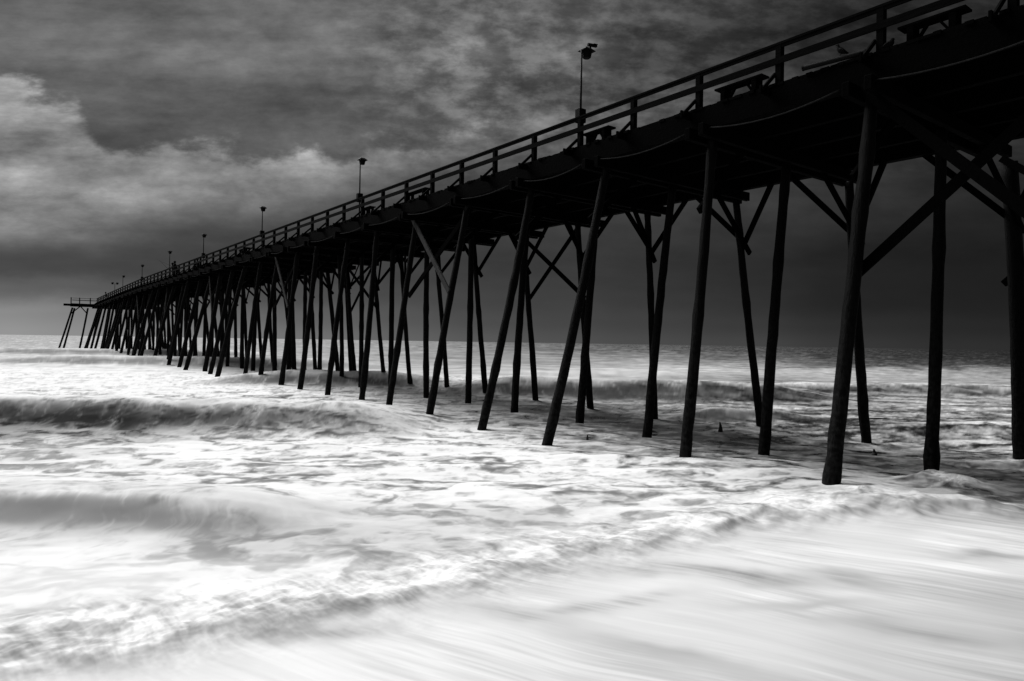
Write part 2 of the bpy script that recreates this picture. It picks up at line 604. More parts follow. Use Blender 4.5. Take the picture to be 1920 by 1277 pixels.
Yp = y_at(1578, 16.45, 7.2)
pigeon((16.42, Yp, DECK + 0.16), R(128), 'upright pigeon perched on the pipe left of the railing post')
Yp = y_at(1667, 16.6, 7.1)
pigeon((16.6, Yp, DECK + 0.015), R(-70), 'hunched pigeon on the deck edge just right of a railing post', hunched=True)

def stump(px, py, zs, hgt, r, label, lean=0.0):
    X, Y = ground(px, py, zs)
    m = MB()
    rnd = random.Random(px)
    pts, rad = [], []
    for k in range(9):
        t = k / 8
        pts.append((X + lean * t + rnd.uniform(-.015, .015), Y + rnd.uniform(-.015, .015), zs - 0.8 + (hgt + 0.8) * t))
        rad.append(r * float(np.interp(t, [0, 0.7, 0.8, 0.9, 1.0], [1.1, 1.05, 0.75, 0.42, 0.2])))
    m.tube(pts, rad, 9, 0.16, rnd)
    m.tube([(X + r * .5, Y, zs - 0.4), (X + r * .6 + lean * .6, Y, zs + hgt * 0.55)], [r * 0.5, r * 0.2], 6, 0.2, rnd)
    o = m.build('pile_stump', M_STUMP)
    tag(o, label, 'stump', 'broken pile stumps in the water')
stump(1350, 814, 0.0, 0.47, 0.10, 'tallest broken pile stump, alone in the open water between two bents')
stump(1101, 826, 0.2, 0.21, 0.07, 'tiny broken pile stump in the foam edge, left of the others')
stump(1636, 850, -0.08, 0.13, 0.13, 'low jagged stump touching the foot of a slanting pile at right', lean=0.12)

# ------------------------------------------------------------------ people (skinned from a joint skeleton)
def skinned(name, joints, edges, mat, parent, lvl=2):
    me = bpy.data.meshes.new(name)
    me.from_pydata([j[0] for j in joints], edges, [])
    o = bpy.data.objects.new(name, me)
    COL.objects.link(o)
    md = o.modifiers.new('skin', 'SKIN')
    for i, j in enumerate(joints):
        sv = me.skin_vertices[0].data[i]
        sv.radius = (j[1], j[1] * (j[2] if len(j) > 2 else 1))
    me.skin_vertices[0].data[0].use_root = True
    sub = o.modifiers.new('sub', 'SUBSURF')
    sub.levels = sub.render_levels = lvl
    bpy.context.view_layer.update()
    dg = bpy.context.evaluated_depsgraph_get()
    me2 = bpy.data.meshes.new_from_object(o.evaluated_get(dg))
    o.modifiers.clear()
    o.data = me2
    me2.materials.clear()
    me2.materials.append(mat)
    me2.polygons.foreach_set('use_smooth', [True] * len(me2.polygons))
    o.parent = parent
    return o

def person(loc, yaw, pose, label, scale=1.0, hat=False):
    t = thing('person', label, 'person', loc)
    t.rotation_euler = (0, 0, yaw)
    t.scale = (scale,) * 3
    J, E = [], []
    def add(p, r, prev=None, fl=1):
        J.append((p, r * (1.28 if r > 0.03 else 1.0), fl))
        if prev is not None:
            E.append((prev, len(J) - 1))
        return len(J) - 1
    if pose == 'sit':
        hz_, kneez, kneey, footy = 0.5, 0.5, 0.45, 0.47
    else:
        hz_, kneez, kneey, footy = 0.93, 0.5, 0.03, 0.0
    lean = 0.05 if pose != 'lean' else 0.22
    pel = add((0, 0, hz_), 0.15, None, 0.8)
    ch = add((0, lean * 0.4, hz_ + 0.24), 0.145, pel, 0.75)
    ch2 = add((0, lean * 0.8, hz_ + 0.44), 0.155, ch, 0.7)
    nk = add((0, lean, hz_ + 0.56), 0.062, ch2)
    nk2 = add((0, lean + 0.01, hz_ + 0.62), 0.06, nk)
    hd = add((0, lean + 0.03, hz_ + 0.70), 0.095, nk2, 1.1)
    hd2 = add((0, lean + 0.035, hz_ + 0.80), 0.085, hd, 1.1)
    nose = add((0, lean + 0.125, hz_ + 0.72), 0.018, hd)
    hands = []
    for s in (-1, 1):
        sh = add((s * 0.22, lean * 0.85, hz_ + 0.47), 0.065, ch2)
        if pose == 'rod':
            el = add((s * 0.27, lean + 0.08, hz_ + 0.22), 0.05, sh)
            wr = add((s * 0.10, lean + 0.33, hz_ + 0.27), 0.036, el)
        elif pose == 'sit':
            el = add((s * 0.25, 0.1, hz_ + 0.22), 0.05, sh)
            wr = add((s * 0.14, 0.32, hz_ + 0.13), 0.036, el)
        else:
            el = add((s * 0.28, lean + 0.05, hz_ + 0.22), 0.05, sh)
            wr = add((s * 0.2, lean + 0.27, hz_ + 0.15), 0.036, el)
        hp = add((J[wr][0][0] * 0.9, J[wr][0][1] + 0.07, J[wr][0][2] + 0.0), 0.036, wr, 0.6)
        hands.append(J[hp][0])
        for q in range(4):
            f1 = add((J[hp][0][0] + (q - 1.5) * 0.02, J[hp][0][1] + 0.05, J[hp][0][2] - 0.01), 0.011, hp)
            add((J[f1][0][0], J[f1][0][1] + 0.03, J[f1][0][2] - 0.035), 0.009, f1)
        f1 = add((J[wr][0][0] - s * 0.04, J[wr][0][1] + 0.06, J[wr][0][2] + 0.01), 0.012, wr)
        add((J[f1][0][0] - s * 0.005, J[f1][0][1] + 0.035, J[f1][0][2]), 0.01, f1)
        hip = add((s * 0.1, 0.0, hz_ - 0.06), 0.1, pel)
        kn = add((s * 0.13, kneey, kneez), 0.068, hip)
        an = add((s * 0.13, footy, 0.09), 0.045, kn)
        add((s * 0.14, footy + 0.16, 0.04), 0.04, an, 0.8)
    skinned('body', J, E, M_CLOTH, t)
    zt = hz_ + 0.74
    ly = lean + 0.03
    m = MB()                          # cap / hair as a shell over the crown
    rings = [(0.135, -0.02), (0.142, 0.05), (0.125, 0.11), (0.085, 0.16), (0.02, 0.18)]
    m.tube([(0, ly - 0.012, zt + z) for r, z in rings], [r for r, z in rings], 12)
    if hat:
        m.box(-0.08, 0.08, ly + 0.09, ly + 0.2, zt + 0.02, zt + 0.035)
    o = bpy.data.objects.new('cap' if hat else 'hair', m.mesh('cap' if hat else 'hair', M_CLOTH, True))
    COL.objects.link(o)
    o.parent = t
    return t, hands

def deck_at(px, X, dz=0.0):
    Y = y_at(px, X, 8.0)
    return (X, Y, DECK + rise(Y) + dz)

pa_, _ = person(deck_at(324.5, 17.1), R(75), 'rod', 'left one of two anglers standing at the rail, arms forward with a rod', 1.02, True)
person(deck_at(331.5, 17.15), R(60), 'lean', 'right one of two anglers standing at the rail, leaning slightly forward', 1.05)
person(deck_at(371, 17.3), R(100), 'sit', 'person sitting low behind the railing left of a lamp post box', 1.0, True)
person(deck_at(200.5, 17.2), R(80), 'lean', 'tiny person standing near the far end of the pier', 1.0)

# the seat under the sitting person
bench(366, 392, 'long distant bench the seated angler sits on, left of a lamp post', X=17.3, ht=0.47)

def rod(p, q, label):
    m = MB()
    p, q = Vector(p), Vector(q)
    m.tube([p, p.lerp(q, 0.3), p.lerp(q, 0.7) - Vector((0, 0, 0.01)), q - Vector((0, 0, 0.06))], [0.018, 0.014, 0.009, 0.005], 6)
    o = m.build('fishing_rod', M_METAL)
    tag(o, label, 'fishing rod', 'fishing rods of the anglers')
p = deck_at(316, 16.6, 1.0)
rod(p, (p[0] - 1.15, p[1] + 0.4, p[2] + 1.25), 'upper, steeper of two fishing rods reaching left from the anglers at the rail')
p = deck_at(324, 16.9, 1.25)
rod(p, (p[0] - 1.5, p[1] + 0.3, p[2] + 0.75), 'lower, flatter of two fishing rods reaching left past the thin lamp post')

# ------------------------------------------------------------------ noise in numpy
def perm_tables(seed):
    rs = np.random.RandomState(seed)
    p = rs.permutation(256)
    p = np.concatenate([p, p, p])
    a = rs.uniform(0, 2 * np.pi, 256)
    return p, np.cos(a).astype(np.float32), np.sin(a).astype(np.float32)

TAB = {}
def pn(x, y, seed=0):
    if seed not in TAB:
        TAB[seed] = perm_tables(seed)
    p, gx, gy = TAB[seed]
    xf, yf = np.floor(x), np.floor(y)
    xi, yi = xf.astype(np.int64) & 255, yf.astype(np.int64) & 255
    x, y = (x - xf).astype(np.float32), (y - yf).astype(np.float32)
    u, v = x * x * x * (x * (x * 6 - 15) + 10), y * y * y * (y * (y * 6 - 15) + 10)
    def gr(ix, iy, dx, dy):
        h = p[p[(xi + ix) & 255] + ((yi + iy) & 255)]
        return gx[h] * dx + gy[h] * dy
    a, b = gr(0, 0, x, y), gr(1, 0, x - 1, y)
    c, d = gr(0, 1, x, y - 1), gr(1, 1, x - 1, y - 1)
    return (a + (b - a) * u + (c - a) * v + (a - b - c + d) * u * v) * 1.5

def fbm(x, y, o=4, seed=0, gain=0.5):
    t = np.zeros_like(x, dtype=np.float32)
    amp, f = 1.0, 1.0
    for k in range(o):
        t += amp * pn(x * f + 17.3 * k, y * f - 9.1 * k, seed + k)
        amp *= gain
        f *= 2.03
    return t

def sst(a, b, x):
    t = np.clip((x - a) / (b - a), 0, 1)
    return t * t * (3 - 2 * t)

def seg_field(X, Y, pts):             # distance to a polyline, signed (+ = seaward side), and position along it 0..1
    best = np.full(X.shape, 1e9, np.float32)
    sgn = np.zeros_like(best)
    pos = np.zeros_like(best)
    n = len(pts) - 1
    for i in range(n):
        (ax, ay), (bx, by) = pts[i], pts[i + 1]
        dx, dy = bx - ax, by - ay
        l2 = dx * dx + dy * dy
        t = np.clip(((X - ax) * dx + (Y - ay) * dy) / l2, 0, 1)
        qx, qy = X - (ax + dx * t), Y - (ay + dy * t)
        d = np.sqrt(qx * qx + qy * qy).astype(np.float32)
        k = d < best
        best = np.where(k, d, best)
        sgn = np.where(k, np.sign(dx * qy - dy * qx), sgn)
        pos = np.where(k, (i + t) / n, pos)
    return best * sgn, pos

# ------------------------------------------------------------------ the sea
NC, NR = 1080, 760
az = np.concatenate([np.linspace(R(-60), R(-6), 30)[:-1], np.linspace(R(-6), R(80), NC), np.linspace(R(80), R(140), 30)[1:]])
rr = np.concatenate([[2.0, 3.2, 4.3], 1.0 / np.linspace(1 / 5.2, 1 / 420.0, NR), np.geomspace(450, 15000, 34)])
A, RR = np.meshgrid(az, rr)
X = (RR * np.sin(A)).astype(np.float64)
Y = (RR * np.cos(A)).astype(np.float64)
ZC = ST * X + CT * Y                  # the swell runs in along this direction
RC = CT * X - ST * Y                  # and its crests lie along this one

def ridge(zc0, r0, r1, amp, wf, wb, fade=4.0, wob=0.6, seed=0, slope=0.0, curve=0.0):
    c = zc0 + slope * (RC - (r0 + r1) / 2) + curve * (RC - (r0 + r1) / 2) ** 2 + wob * fbm(RC * 0.25, RC * 0 + seed, 3, seed)
    d = ZC - c
    e = sst(r0 - fade, r0 + fade, RC) * (1 - sst(r1 - fade, r1 + fade, RC))
    w = np.where(d < 0, wf, wb)
    return amp * e * np.exp(-(d / w) ** 2), d, e

sea = 0.22 + 0.42 * sst(30, 150, ZC) - 0.10 * sst(15, 30, ZC) * sst(-2, 6, RC)
sea = sea + 0.20 * np.exp(-((X - 15.5) / 2.5) ** 2 - ((Y - 9.5) / 5) ** 2)
sea = sea - 0.30 * np.exp(-((X - 26.0) / 5.5) ** 2 - ((Y - 10.0) / 5.5) ** 2) - 0.10 * np.exp(-((X - 19.6) / 2.5) ** 2 - ((Y - 12.0) / 3) ** 2)
ridges = {}
for nm, a in dict(
        big=(27.5, -40, -4.5, 0.85, 2.4, 5.0, 2.5, 0.9, 11, -0.06),
        left=(12.6, -20, -4.2, 0.42, 0.75, 2.0, 1.6, 0.25, 12, 0.0),
        beyond=(45, -3, 19, 1.0, 2.6, 6.0, 4, 0.8, 13, -0.05),
        right=(54, 18, 60, 0.55, 3.0, 6.0, 6, 1.5, 14, 0.05),
        small=(32.5, 8.5, 13.5, 0.4, 0.8, 2.5, 1.5, 0.3, 15, 0.0),
        small2=(29, 15, 26, 0.25, 1.0, 3.0, 2.5, 0.5, 25, 0.05),
        mid=(52, -21, -6, 0.85, 3.0, 6.0, 4, 0.8, 16, 0.0),
        far1=(80, -58, -18, 0.85, 5.0, 9.0, 8, 1.5, 17, 0.05),
        far2=(112, -88, -40, 0.9, 7.0, 12.0, 10, 2.0, 18, 0.05),
        far3=(72, -4, 20, 0.6, 5.0, 9.0, 8, 1.5, 19, 0.0)).items():
    hgt, d, e = ridge(*a)
    ridges[nm] = (hgt, d, e)
    sea = sea + hgt
# the small bore that runs up the beach
bore_px = [(-300, 1290), (0, 1225), (300, 1180), (560, 1130), (800, 1090), (980, 1045), (1150, 1010), (1350, 975), (1550, 955), (1720, 950), (1900, 960), (2300, 985)]
bore = [ground(px, py, 0.3) for px, py in bore_px]
bd, bt = seg_field(X, Y, bore)
bxs, bys = np.array([p[0] for p in bore]), np.array([p[1] for p in bore])
bd = np.abs(bd) * np.where(Y > np.interp(X, bxs, bys), 1.0, -1.0)
wl = fbm(X * 0.9, Y * 0.9, 3, 31)
bdw = bd + 0.35 * wl
bamp = 0.07 + 0.12 * sst(0.45, 0.7, bt) * (1 - sst(0.85, 0.95, bt))
bore_h = bamp * np.exp(-np.where(bdw < 0, (bdw / 0.5) ** 2, (bdw / 1.2) ** 2))
turb = np.exp(-((bdw - 0.25) / 0.85) ** 2)
bore_h = bore_h * (1 + 0.30 * fbm(X * 1.1, Y * 1.1, 2, 33) * turb) + 0.022 * turb * fbm(X * 3.0, Y * 3.0, 3, 34)
sea = sea + bore_h
# the splash around a pile at the right
sx, sy = ground(1765, 905, 0.3)
sd2 = ((X - sx) * CT - (Y - sy) * ST), ((X - sx) * ST + (Y - sy) * CT)
spl = np.exp(-((sd2[0] / 0.85) ** 2 + (sd2[1] / 0.7) ** 2))
sea = sea + 0.36 * spl * (1 + 0.22 * fbm(X * 1.7, Y * 1.7, 3, 37))
# chop
near = 1 - sst(60, 200, RR)
calm = sst(0.2, -0.6, bd)             # glassy swash on the beach side of the bore
chop = fbm(RC * 0.30, ZC * 0.7, 3, 41) * 0.07 + fbm(RC * 0.9, ZC * 2.0, 2, 43) * 0.012
sea = sea + chop * near * (1 - 0.85 * calm) * (0.5 + 0.5 * sst(8, 20, RR))
far_sw = fbm(RC * 0.02, ZC * 0.12, 3, 45) * 0.22 * sst(60, 140, RR) * (1 - sst(1500, 4000, RR))
sea = sea + far_sw
Z = sea

# foam cover, with sun glitter left and darkening right put into its colour
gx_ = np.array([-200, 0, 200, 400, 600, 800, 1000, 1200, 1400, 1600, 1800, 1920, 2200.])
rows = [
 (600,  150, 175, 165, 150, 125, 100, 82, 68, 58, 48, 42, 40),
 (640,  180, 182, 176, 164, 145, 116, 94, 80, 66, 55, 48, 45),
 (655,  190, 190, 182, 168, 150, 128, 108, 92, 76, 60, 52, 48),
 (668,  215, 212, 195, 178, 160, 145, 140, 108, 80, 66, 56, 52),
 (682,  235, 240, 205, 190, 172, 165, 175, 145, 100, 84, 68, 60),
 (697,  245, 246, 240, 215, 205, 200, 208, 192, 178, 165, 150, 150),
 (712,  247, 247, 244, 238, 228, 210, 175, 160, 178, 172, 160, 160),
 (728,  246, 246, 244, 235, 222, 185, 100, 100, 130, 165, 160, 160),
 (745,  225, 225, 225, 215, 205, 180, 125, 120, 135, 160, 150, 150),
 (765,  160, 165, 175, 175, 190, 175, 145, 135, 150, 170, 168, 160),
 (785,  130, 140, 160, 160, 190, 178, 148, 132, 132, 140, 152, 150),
 (810,  140, 165, 205, 215, 225, 200, 148, 126, 124, 132, 135, 132),  # tones under the pier painted paler to offset its cast shadow
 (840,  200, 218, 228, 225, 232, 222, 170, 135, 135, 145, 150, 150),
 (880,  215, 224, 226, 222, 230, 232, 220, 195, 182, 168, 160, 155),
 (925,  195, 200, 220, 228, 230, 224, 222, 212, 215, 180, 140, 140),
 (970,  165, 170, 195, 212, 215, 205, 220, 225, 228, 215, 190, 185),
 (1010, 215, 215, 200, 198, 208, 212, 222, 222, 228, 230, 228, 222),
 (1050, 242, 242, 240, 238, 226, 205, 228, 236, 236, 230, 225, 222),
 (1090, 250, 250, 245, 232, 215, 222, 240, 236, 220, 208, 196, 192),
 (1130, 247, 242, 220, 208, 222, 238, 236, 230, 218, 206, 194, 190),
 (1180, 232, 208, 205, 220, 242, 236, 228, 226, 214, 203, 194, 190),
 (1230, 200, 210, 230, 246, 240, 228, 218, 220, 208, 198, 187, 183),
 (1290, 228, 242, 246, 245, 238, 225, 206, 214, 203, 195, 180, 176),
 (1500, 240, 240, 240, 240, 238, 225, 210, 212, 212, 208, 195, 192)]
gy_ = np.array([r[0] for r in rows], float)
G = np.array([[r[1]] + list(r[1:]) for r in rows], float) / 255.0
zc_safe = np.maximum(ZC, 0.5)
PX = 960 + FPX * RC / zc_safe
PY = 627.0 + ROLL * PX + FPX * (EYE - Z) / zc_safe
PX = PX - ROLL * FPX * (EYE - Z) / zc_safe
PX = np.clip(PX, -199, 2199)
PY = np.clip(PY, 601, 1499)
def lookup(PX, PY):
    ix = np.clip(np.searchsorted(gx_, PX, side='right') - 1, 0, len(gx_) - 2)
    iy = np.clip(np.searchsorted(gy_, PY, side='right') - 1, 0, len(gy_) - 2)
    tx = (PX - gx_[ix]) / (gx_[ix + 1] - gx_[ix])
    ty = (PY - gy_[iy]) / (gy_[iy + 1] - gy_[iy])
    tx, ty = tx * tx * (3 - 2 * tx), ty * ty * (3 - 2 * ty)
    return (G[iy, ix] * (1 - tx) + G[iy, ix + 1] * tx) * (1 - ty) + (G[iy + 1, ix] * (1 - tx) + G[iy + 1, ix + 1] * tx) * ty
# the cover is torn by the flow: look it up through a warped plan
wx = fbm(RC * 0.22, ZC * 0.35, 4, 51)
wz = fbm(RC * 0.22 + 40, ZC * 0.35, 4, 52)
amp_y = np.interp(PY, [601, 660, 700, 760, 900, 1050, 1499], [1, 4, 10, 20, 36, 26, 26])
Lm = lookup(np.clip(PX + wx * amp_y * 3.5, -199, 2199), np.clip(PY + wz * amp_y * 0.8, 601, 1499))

# lacework of foam in the churned water: warped, stretched along the crests
q1 = fbm(RC * 0.5, ZC * 0.55, 4, 61)
q2 = fbm(RC * 0.5 + 9, ZC * 0.55 + 3, 4, 62)
la = fbm(RC * 0.42 + 0.9 * q1, ZC * 0.85 + 0.9 * q2, 5, 63, 0.55)
lb = fbm(RC * 1.1 + 0.8 * q2, ZC * 1.9 + 0.8 * q1, 4, 64, 0.55)
veil = 1 - np.abs(fbm(RC * 0.35 + 1.1 * q2, ZC * 0.6 + 1.1 * q1, 4, 65)) * 2.0
lace = 0.75 * la + 0.35 * lb + 0.25 * veil - 0.12
# drawn-out streaks along the run of the swash
fdx, fdy = 0.41, -0.91
sa = X * fdx + Y * fdy + 0.35 * fbm(X * 0.4, Y * 0.4, 3, 71)
sc = -X * fdy + Y * fdx + 0.26 * fbm(X * 0.22, Y * 0.22, 2, 72) + 0.03 * pn(X * 0.9, Y * 0.9, 73)
strk = 0.6 * fbm(sc * 1.6, sa * 0.16, 4, 74, 0.6) + 0.7 * fbm(sc * 6.0, sa * 0.30, 4, 75, 0.6) + 0.35 * fbm(sc * 17.0, sa * 0.5, 2, 77, 0.6)
# combed streaks down the wave faces
fc = RC + 0.35 * fbm(RC * 0.5, ZC * 0.7, 3, 81)
comb = 0.6 * fbm(fc * 2.0, ZC * 0.5, 4, 82, 0.6) + 0.5 * fbm(fc * 5.5, ZC * 0.6 + fc * 0.4, 3, 83, 0.6)
# long horizontal ripple lines of open water
rip = fbm(RC * 0.06, ZC * 0.55, 4, 91, 0.65) + 0.5 * fbm(RC * 0.25, ZC * 1.6, 3, 92)

w_far = sst(52, 70, ZC) + 0.7 * sst(28, 34, ZC) * sst(0, 8, RC) * (1 - sst(52, 70, ZC))
w_sw = sst(0.25, -0.35, bdw)
w_bore = np.clip(turb * 1.2, 0, 1) * (1 - w_far)
w_lace = (1 - np.clip(w_far, 0, 1)) * (1 - w_sw)
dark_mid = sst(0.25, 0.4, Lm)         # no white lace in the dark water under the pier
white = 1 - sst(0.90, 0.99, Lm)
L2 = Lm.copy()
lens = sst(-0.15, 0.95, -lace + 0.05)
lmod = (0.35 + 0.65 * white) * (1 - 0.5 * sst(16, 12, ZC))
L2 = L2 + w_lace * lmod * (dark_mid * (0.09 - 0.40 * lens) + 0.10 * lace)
w_up = sst(16, 19, ZC) * (1 - sst(36, 44, ZC)) * sst(-1, 5, RC)
wisps = fbm(RC * 0.45 + 0.8 * q1, ZC * 1.25 + 0.8 * q2, 5, 66, 0.62)
L2 = L2 + w_up * (0.26 * wisps + 0.05 * lb)
L2 = L2 + w_sw * strk * 0.06 * (0.4 + sst(-0.3, 0.4, fbm(X * 0.35, Y * 0.35, 3, 76)))
L2 = L2 + w_far * rip * 0.10
froth = fbm(sc * 1.3 + 0.5 * q1, sa * 0.9 + 0.5 * q2, 4, 95, 0.6) + 0.55 * fbm(sc * 6.5 + 1.5 * wl, sa * 3.2 + 1.2 * q2, 4, 96, 0.65)
hair = fbm(sc * 9.0 + sa * 1.5 + 0.8 * q1, sa * 1.1 + 0.8 * q2, 3, 97, 0.6)
L2 = L2 + w_bore * (0.14 * froth + 0.09 * hair) + (1 - w_far) * (0.07 * np.exp(-((bdw - 0.35) / 0.3) ** 2) - 0.07 * np.exp(-((bdw + 0.32) / 0.16) ** 2))
# combed wave faces, bare water plus shade put into the colour, and streaming crests
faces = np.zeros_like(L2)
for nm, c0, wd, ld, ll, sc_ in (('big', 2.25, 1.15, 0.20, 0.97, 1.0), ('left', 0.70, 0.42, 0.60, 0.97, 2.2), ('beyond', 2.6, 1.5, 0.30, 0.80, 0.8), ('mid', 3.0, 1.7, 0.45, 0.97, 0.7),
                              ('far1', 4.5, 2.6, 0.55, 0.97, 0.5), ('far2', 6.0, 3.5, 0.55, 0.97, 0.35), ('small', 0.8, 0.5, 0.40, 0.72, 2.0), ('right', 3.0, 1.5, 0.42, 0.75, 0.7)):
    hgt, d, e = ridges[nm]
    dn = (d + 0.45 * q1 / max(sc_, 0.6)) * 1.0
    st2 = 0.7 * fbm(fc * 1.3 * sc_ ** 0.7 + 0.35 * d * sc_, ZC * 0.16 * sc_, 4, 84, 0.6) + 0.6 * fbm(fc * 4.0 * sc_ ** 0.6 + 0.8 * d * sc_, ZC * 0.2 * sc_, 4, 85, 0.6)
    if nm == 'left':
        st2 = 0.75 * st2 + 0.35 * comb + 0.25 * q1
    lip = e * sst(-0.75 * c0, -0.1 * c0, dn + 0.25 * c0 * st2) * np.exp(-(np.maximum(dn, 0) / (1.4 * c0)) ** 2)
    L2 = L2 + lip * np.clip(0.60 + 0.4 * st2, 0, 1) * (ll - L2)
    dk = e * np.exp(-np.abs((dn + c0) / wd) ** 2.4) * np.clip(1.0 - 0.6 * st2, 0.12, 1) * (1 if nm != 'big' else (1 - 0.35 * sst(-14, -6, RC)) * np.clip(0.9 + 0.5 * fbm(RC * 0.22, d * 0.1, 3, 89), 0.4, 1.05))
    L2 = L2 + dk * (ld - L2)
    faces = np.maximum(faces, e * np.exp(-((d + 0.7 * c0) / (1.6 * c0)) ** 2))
ang = np.arctan2(sd2[1] + 0.5, sd2[0])
rad_ = np.hypot(sd2[0], sd2[1] + 0.5)
L2 = L2 + spl ** 0.6 * (0.20 * froth + 0.28 * fbm(ang * 4.0, rad_ * 0.7, 4, 86, 0.6) + 0.16 * fbm(fc * 2.2, ZC * 1.2, 4, 88, 0.65) + 0.06)
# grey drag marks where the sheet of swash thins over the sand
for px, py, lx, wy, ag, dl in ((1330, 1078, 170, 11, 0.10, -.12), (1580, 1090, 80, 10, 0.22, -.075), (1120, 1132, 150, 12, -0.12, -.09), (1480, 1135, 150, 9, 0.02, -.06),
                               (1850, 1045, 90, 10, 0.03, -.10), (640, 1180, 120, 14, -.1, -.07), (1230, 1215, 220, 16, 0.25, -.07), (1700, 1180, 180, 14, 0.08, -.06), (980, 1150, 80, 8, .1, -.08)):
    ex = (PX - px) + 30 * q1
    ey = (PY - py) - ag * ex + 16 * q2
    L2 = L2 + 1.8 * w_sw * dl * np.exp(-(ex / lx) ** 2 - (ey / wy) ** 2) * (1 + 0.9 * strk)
# torn white sheets on the open water to the right of the pier
w_rt = sst(18, 26, ZC) * (1 - sst(54, 64, ZC)) * sst(4, 12, RC)
sheet = fbm(RC * 0.16 + 0.5 * q1, ZC * 0.75 + 0.5 * q2, 5, 87, 0.6)
L2 = L2 + w_rt * sst(0.25, 0.5, Lm) * sheet * 0.26
# collars and shoreward wakes where the piles stand in the water
for (bi, kd), (xt, xf, yy) in tops.items():
    if bi > 9:
        continue
    fx = xf + (xt - xf) * 0.0
    dxp, dyp = X - fx, Y - yy
    rr_ = np.hypot(dxp, dyp)
    tail = np.exp(-((dxp - 0.15 * -dyp) / (0.22 + 0.16 * np.maximum(-dyp, 0))) ** 2) * sst(0.0, 0.25, -dyp) * np.exp(-np.maximum(-dyp, 0) / 1.1)
    collar = np.exp(-((rr_ - 0.30) / 0.16) ** 2)
    L2 = L2 + (0.30 * collar * (1 + 0.8 * lb) + 0.26 * tail * (1 + 1.0 * strk)) * (0.95 - L2)
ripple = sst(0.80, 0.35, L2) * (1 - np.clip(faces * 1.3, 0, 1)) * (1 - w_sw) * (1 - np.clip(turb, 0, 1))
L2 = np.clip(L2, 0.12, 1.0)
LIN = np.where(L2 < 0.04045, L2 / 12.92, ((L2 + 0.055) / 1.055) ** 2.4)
foam = np.clip(LIN, 0.0, 1.0)  # base colour of the sea: foam together with its painted light and shade

nr, nc = X.shape
co = np.stack([X, Y, Z], -1).reshape(-1, 3).astype(np.float32)
idx = np.arange(nr * nc).reshape(nr, nc)
quads = np.stack([idx[:-1, :-1], idx[1:, :-1], idx[1:, 1:], idx[:-1, 1:]], -1).reshape(-1, 4)
me = bpy.data.meshes.new('sea')
me.vertices.add(len(co))
me.vertices.foreach_set('co', co.ravel())
me.loops.add(quads.size)
me.loops.foreach_set('vertex_index', quads.ravel().astype(np.int32))
me.polygons.add(len(quads))
me.polygons.foreach_set('loop_start', np.arange(0, quads.size, 4, dtype=np.int32))
me.polygons.foreach_set('loop_total', np.full(len(quads), 4, np.int32))
me.polygons.foreach_set('use_smooth', np.ones(len(quads), bool))
me.update(calc_edges=True)
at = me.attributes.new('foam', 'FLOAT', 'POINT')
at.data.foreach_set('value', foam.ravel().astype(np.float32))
at = me.attributes.new('ripple', 'FLOAT', 'POINT')
at.data.foreach_set('value', ripple.ravel().astype(np.float32))
water = bpy.data.objects.new('sea', me)
COL.objects.link(water)
tag(water, 'pale foaming surf rolling in under the pier, smoothed to silk', 'sea', kind='structure')

m, nt = nt_of('sea_water')
L = nt.links.new
out = N(nt, 'ShaderNodeOutputMaterial')
b = N(nt, 'ShaderNodeBsdfPrincipled')
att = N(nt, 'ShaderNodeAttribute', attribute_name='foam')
tc = N(nt, 'ShaderNodeTexCoord')
mp = N(nt, 'ShaderNodeMapping')
mp.inputs['Rotation'].default_value = (0, 0, TH)
mp.inputs['Scale'].default_value = (1.2, 4.0, 1)
no = N(nt, 'ShaderNodeTexNoise')
no.inputs['Scale'].default_value = 2.2
no.inputs['Detail'].default_value = 4
no.inputs['Roughness'].default_value = 0.62
bp = N(nt, 'ShaderNodeBump')
bp.inputs['Distance'].default_value = 0.05
att2 = N(nt, 'ShaderNodeAttribute', attribute_name='ripple')   # bare open water ripples and shines, silk does neither
mr = N(nt, 'ShaderNodeMapRange')
mr.inputs['To Max'].default_value = 0.22
rg = N(nt, 'ShaderNodeMapRange')
rg.inputs['From Min'].default_value = 0.05
rg.inputs['From Max'].default_value = 0.5
rg.inputs['To Min'].default_value = 0.16
rg.inputs['To Max'].default_value = 0.9
sp = N(nt, 'ShaderNodeMapRange')
sp.inputs['To Max'].default_value = 0.12
cr = N(nt, 'ShaderNodeMapRange')
cr.inputs['From Min'].default_value = 0.0
cr.inputs['From Max'].default_value = 1.0
cr.inputs['To Min'].default_value = 0.0
cr.inputs['To Max'].default_value = 0.85
L(tc.outputs['Object'], mp.inputs['Vector'])
L(mp.outputs['Vector'], no.inputs['Vector'])
L(no.outputs['Fac'], bp.inputs['Height'])
for n_ in (rg, cr):
    L(att.outputs['Fac'], n_.inputs['Value'])
for n_ in (mr, sp):
    L(att2.outputs['Fac'], n_.inputs['Value'])
L(mr.outputs['Result'], bp.inputs['Strength'])
L(bp.outputs['Normal'], b.inputs['Normal'])
L(rg.outputs['Result'], b.inputs['Roughness'])
L(sp.outputs['Result'], b.inputs['Specular IOR Level'])
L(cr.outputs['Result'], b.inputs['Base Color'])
L(b.outputs['BSDF'], out.inputs['Surface'])
me.materials.append(m)

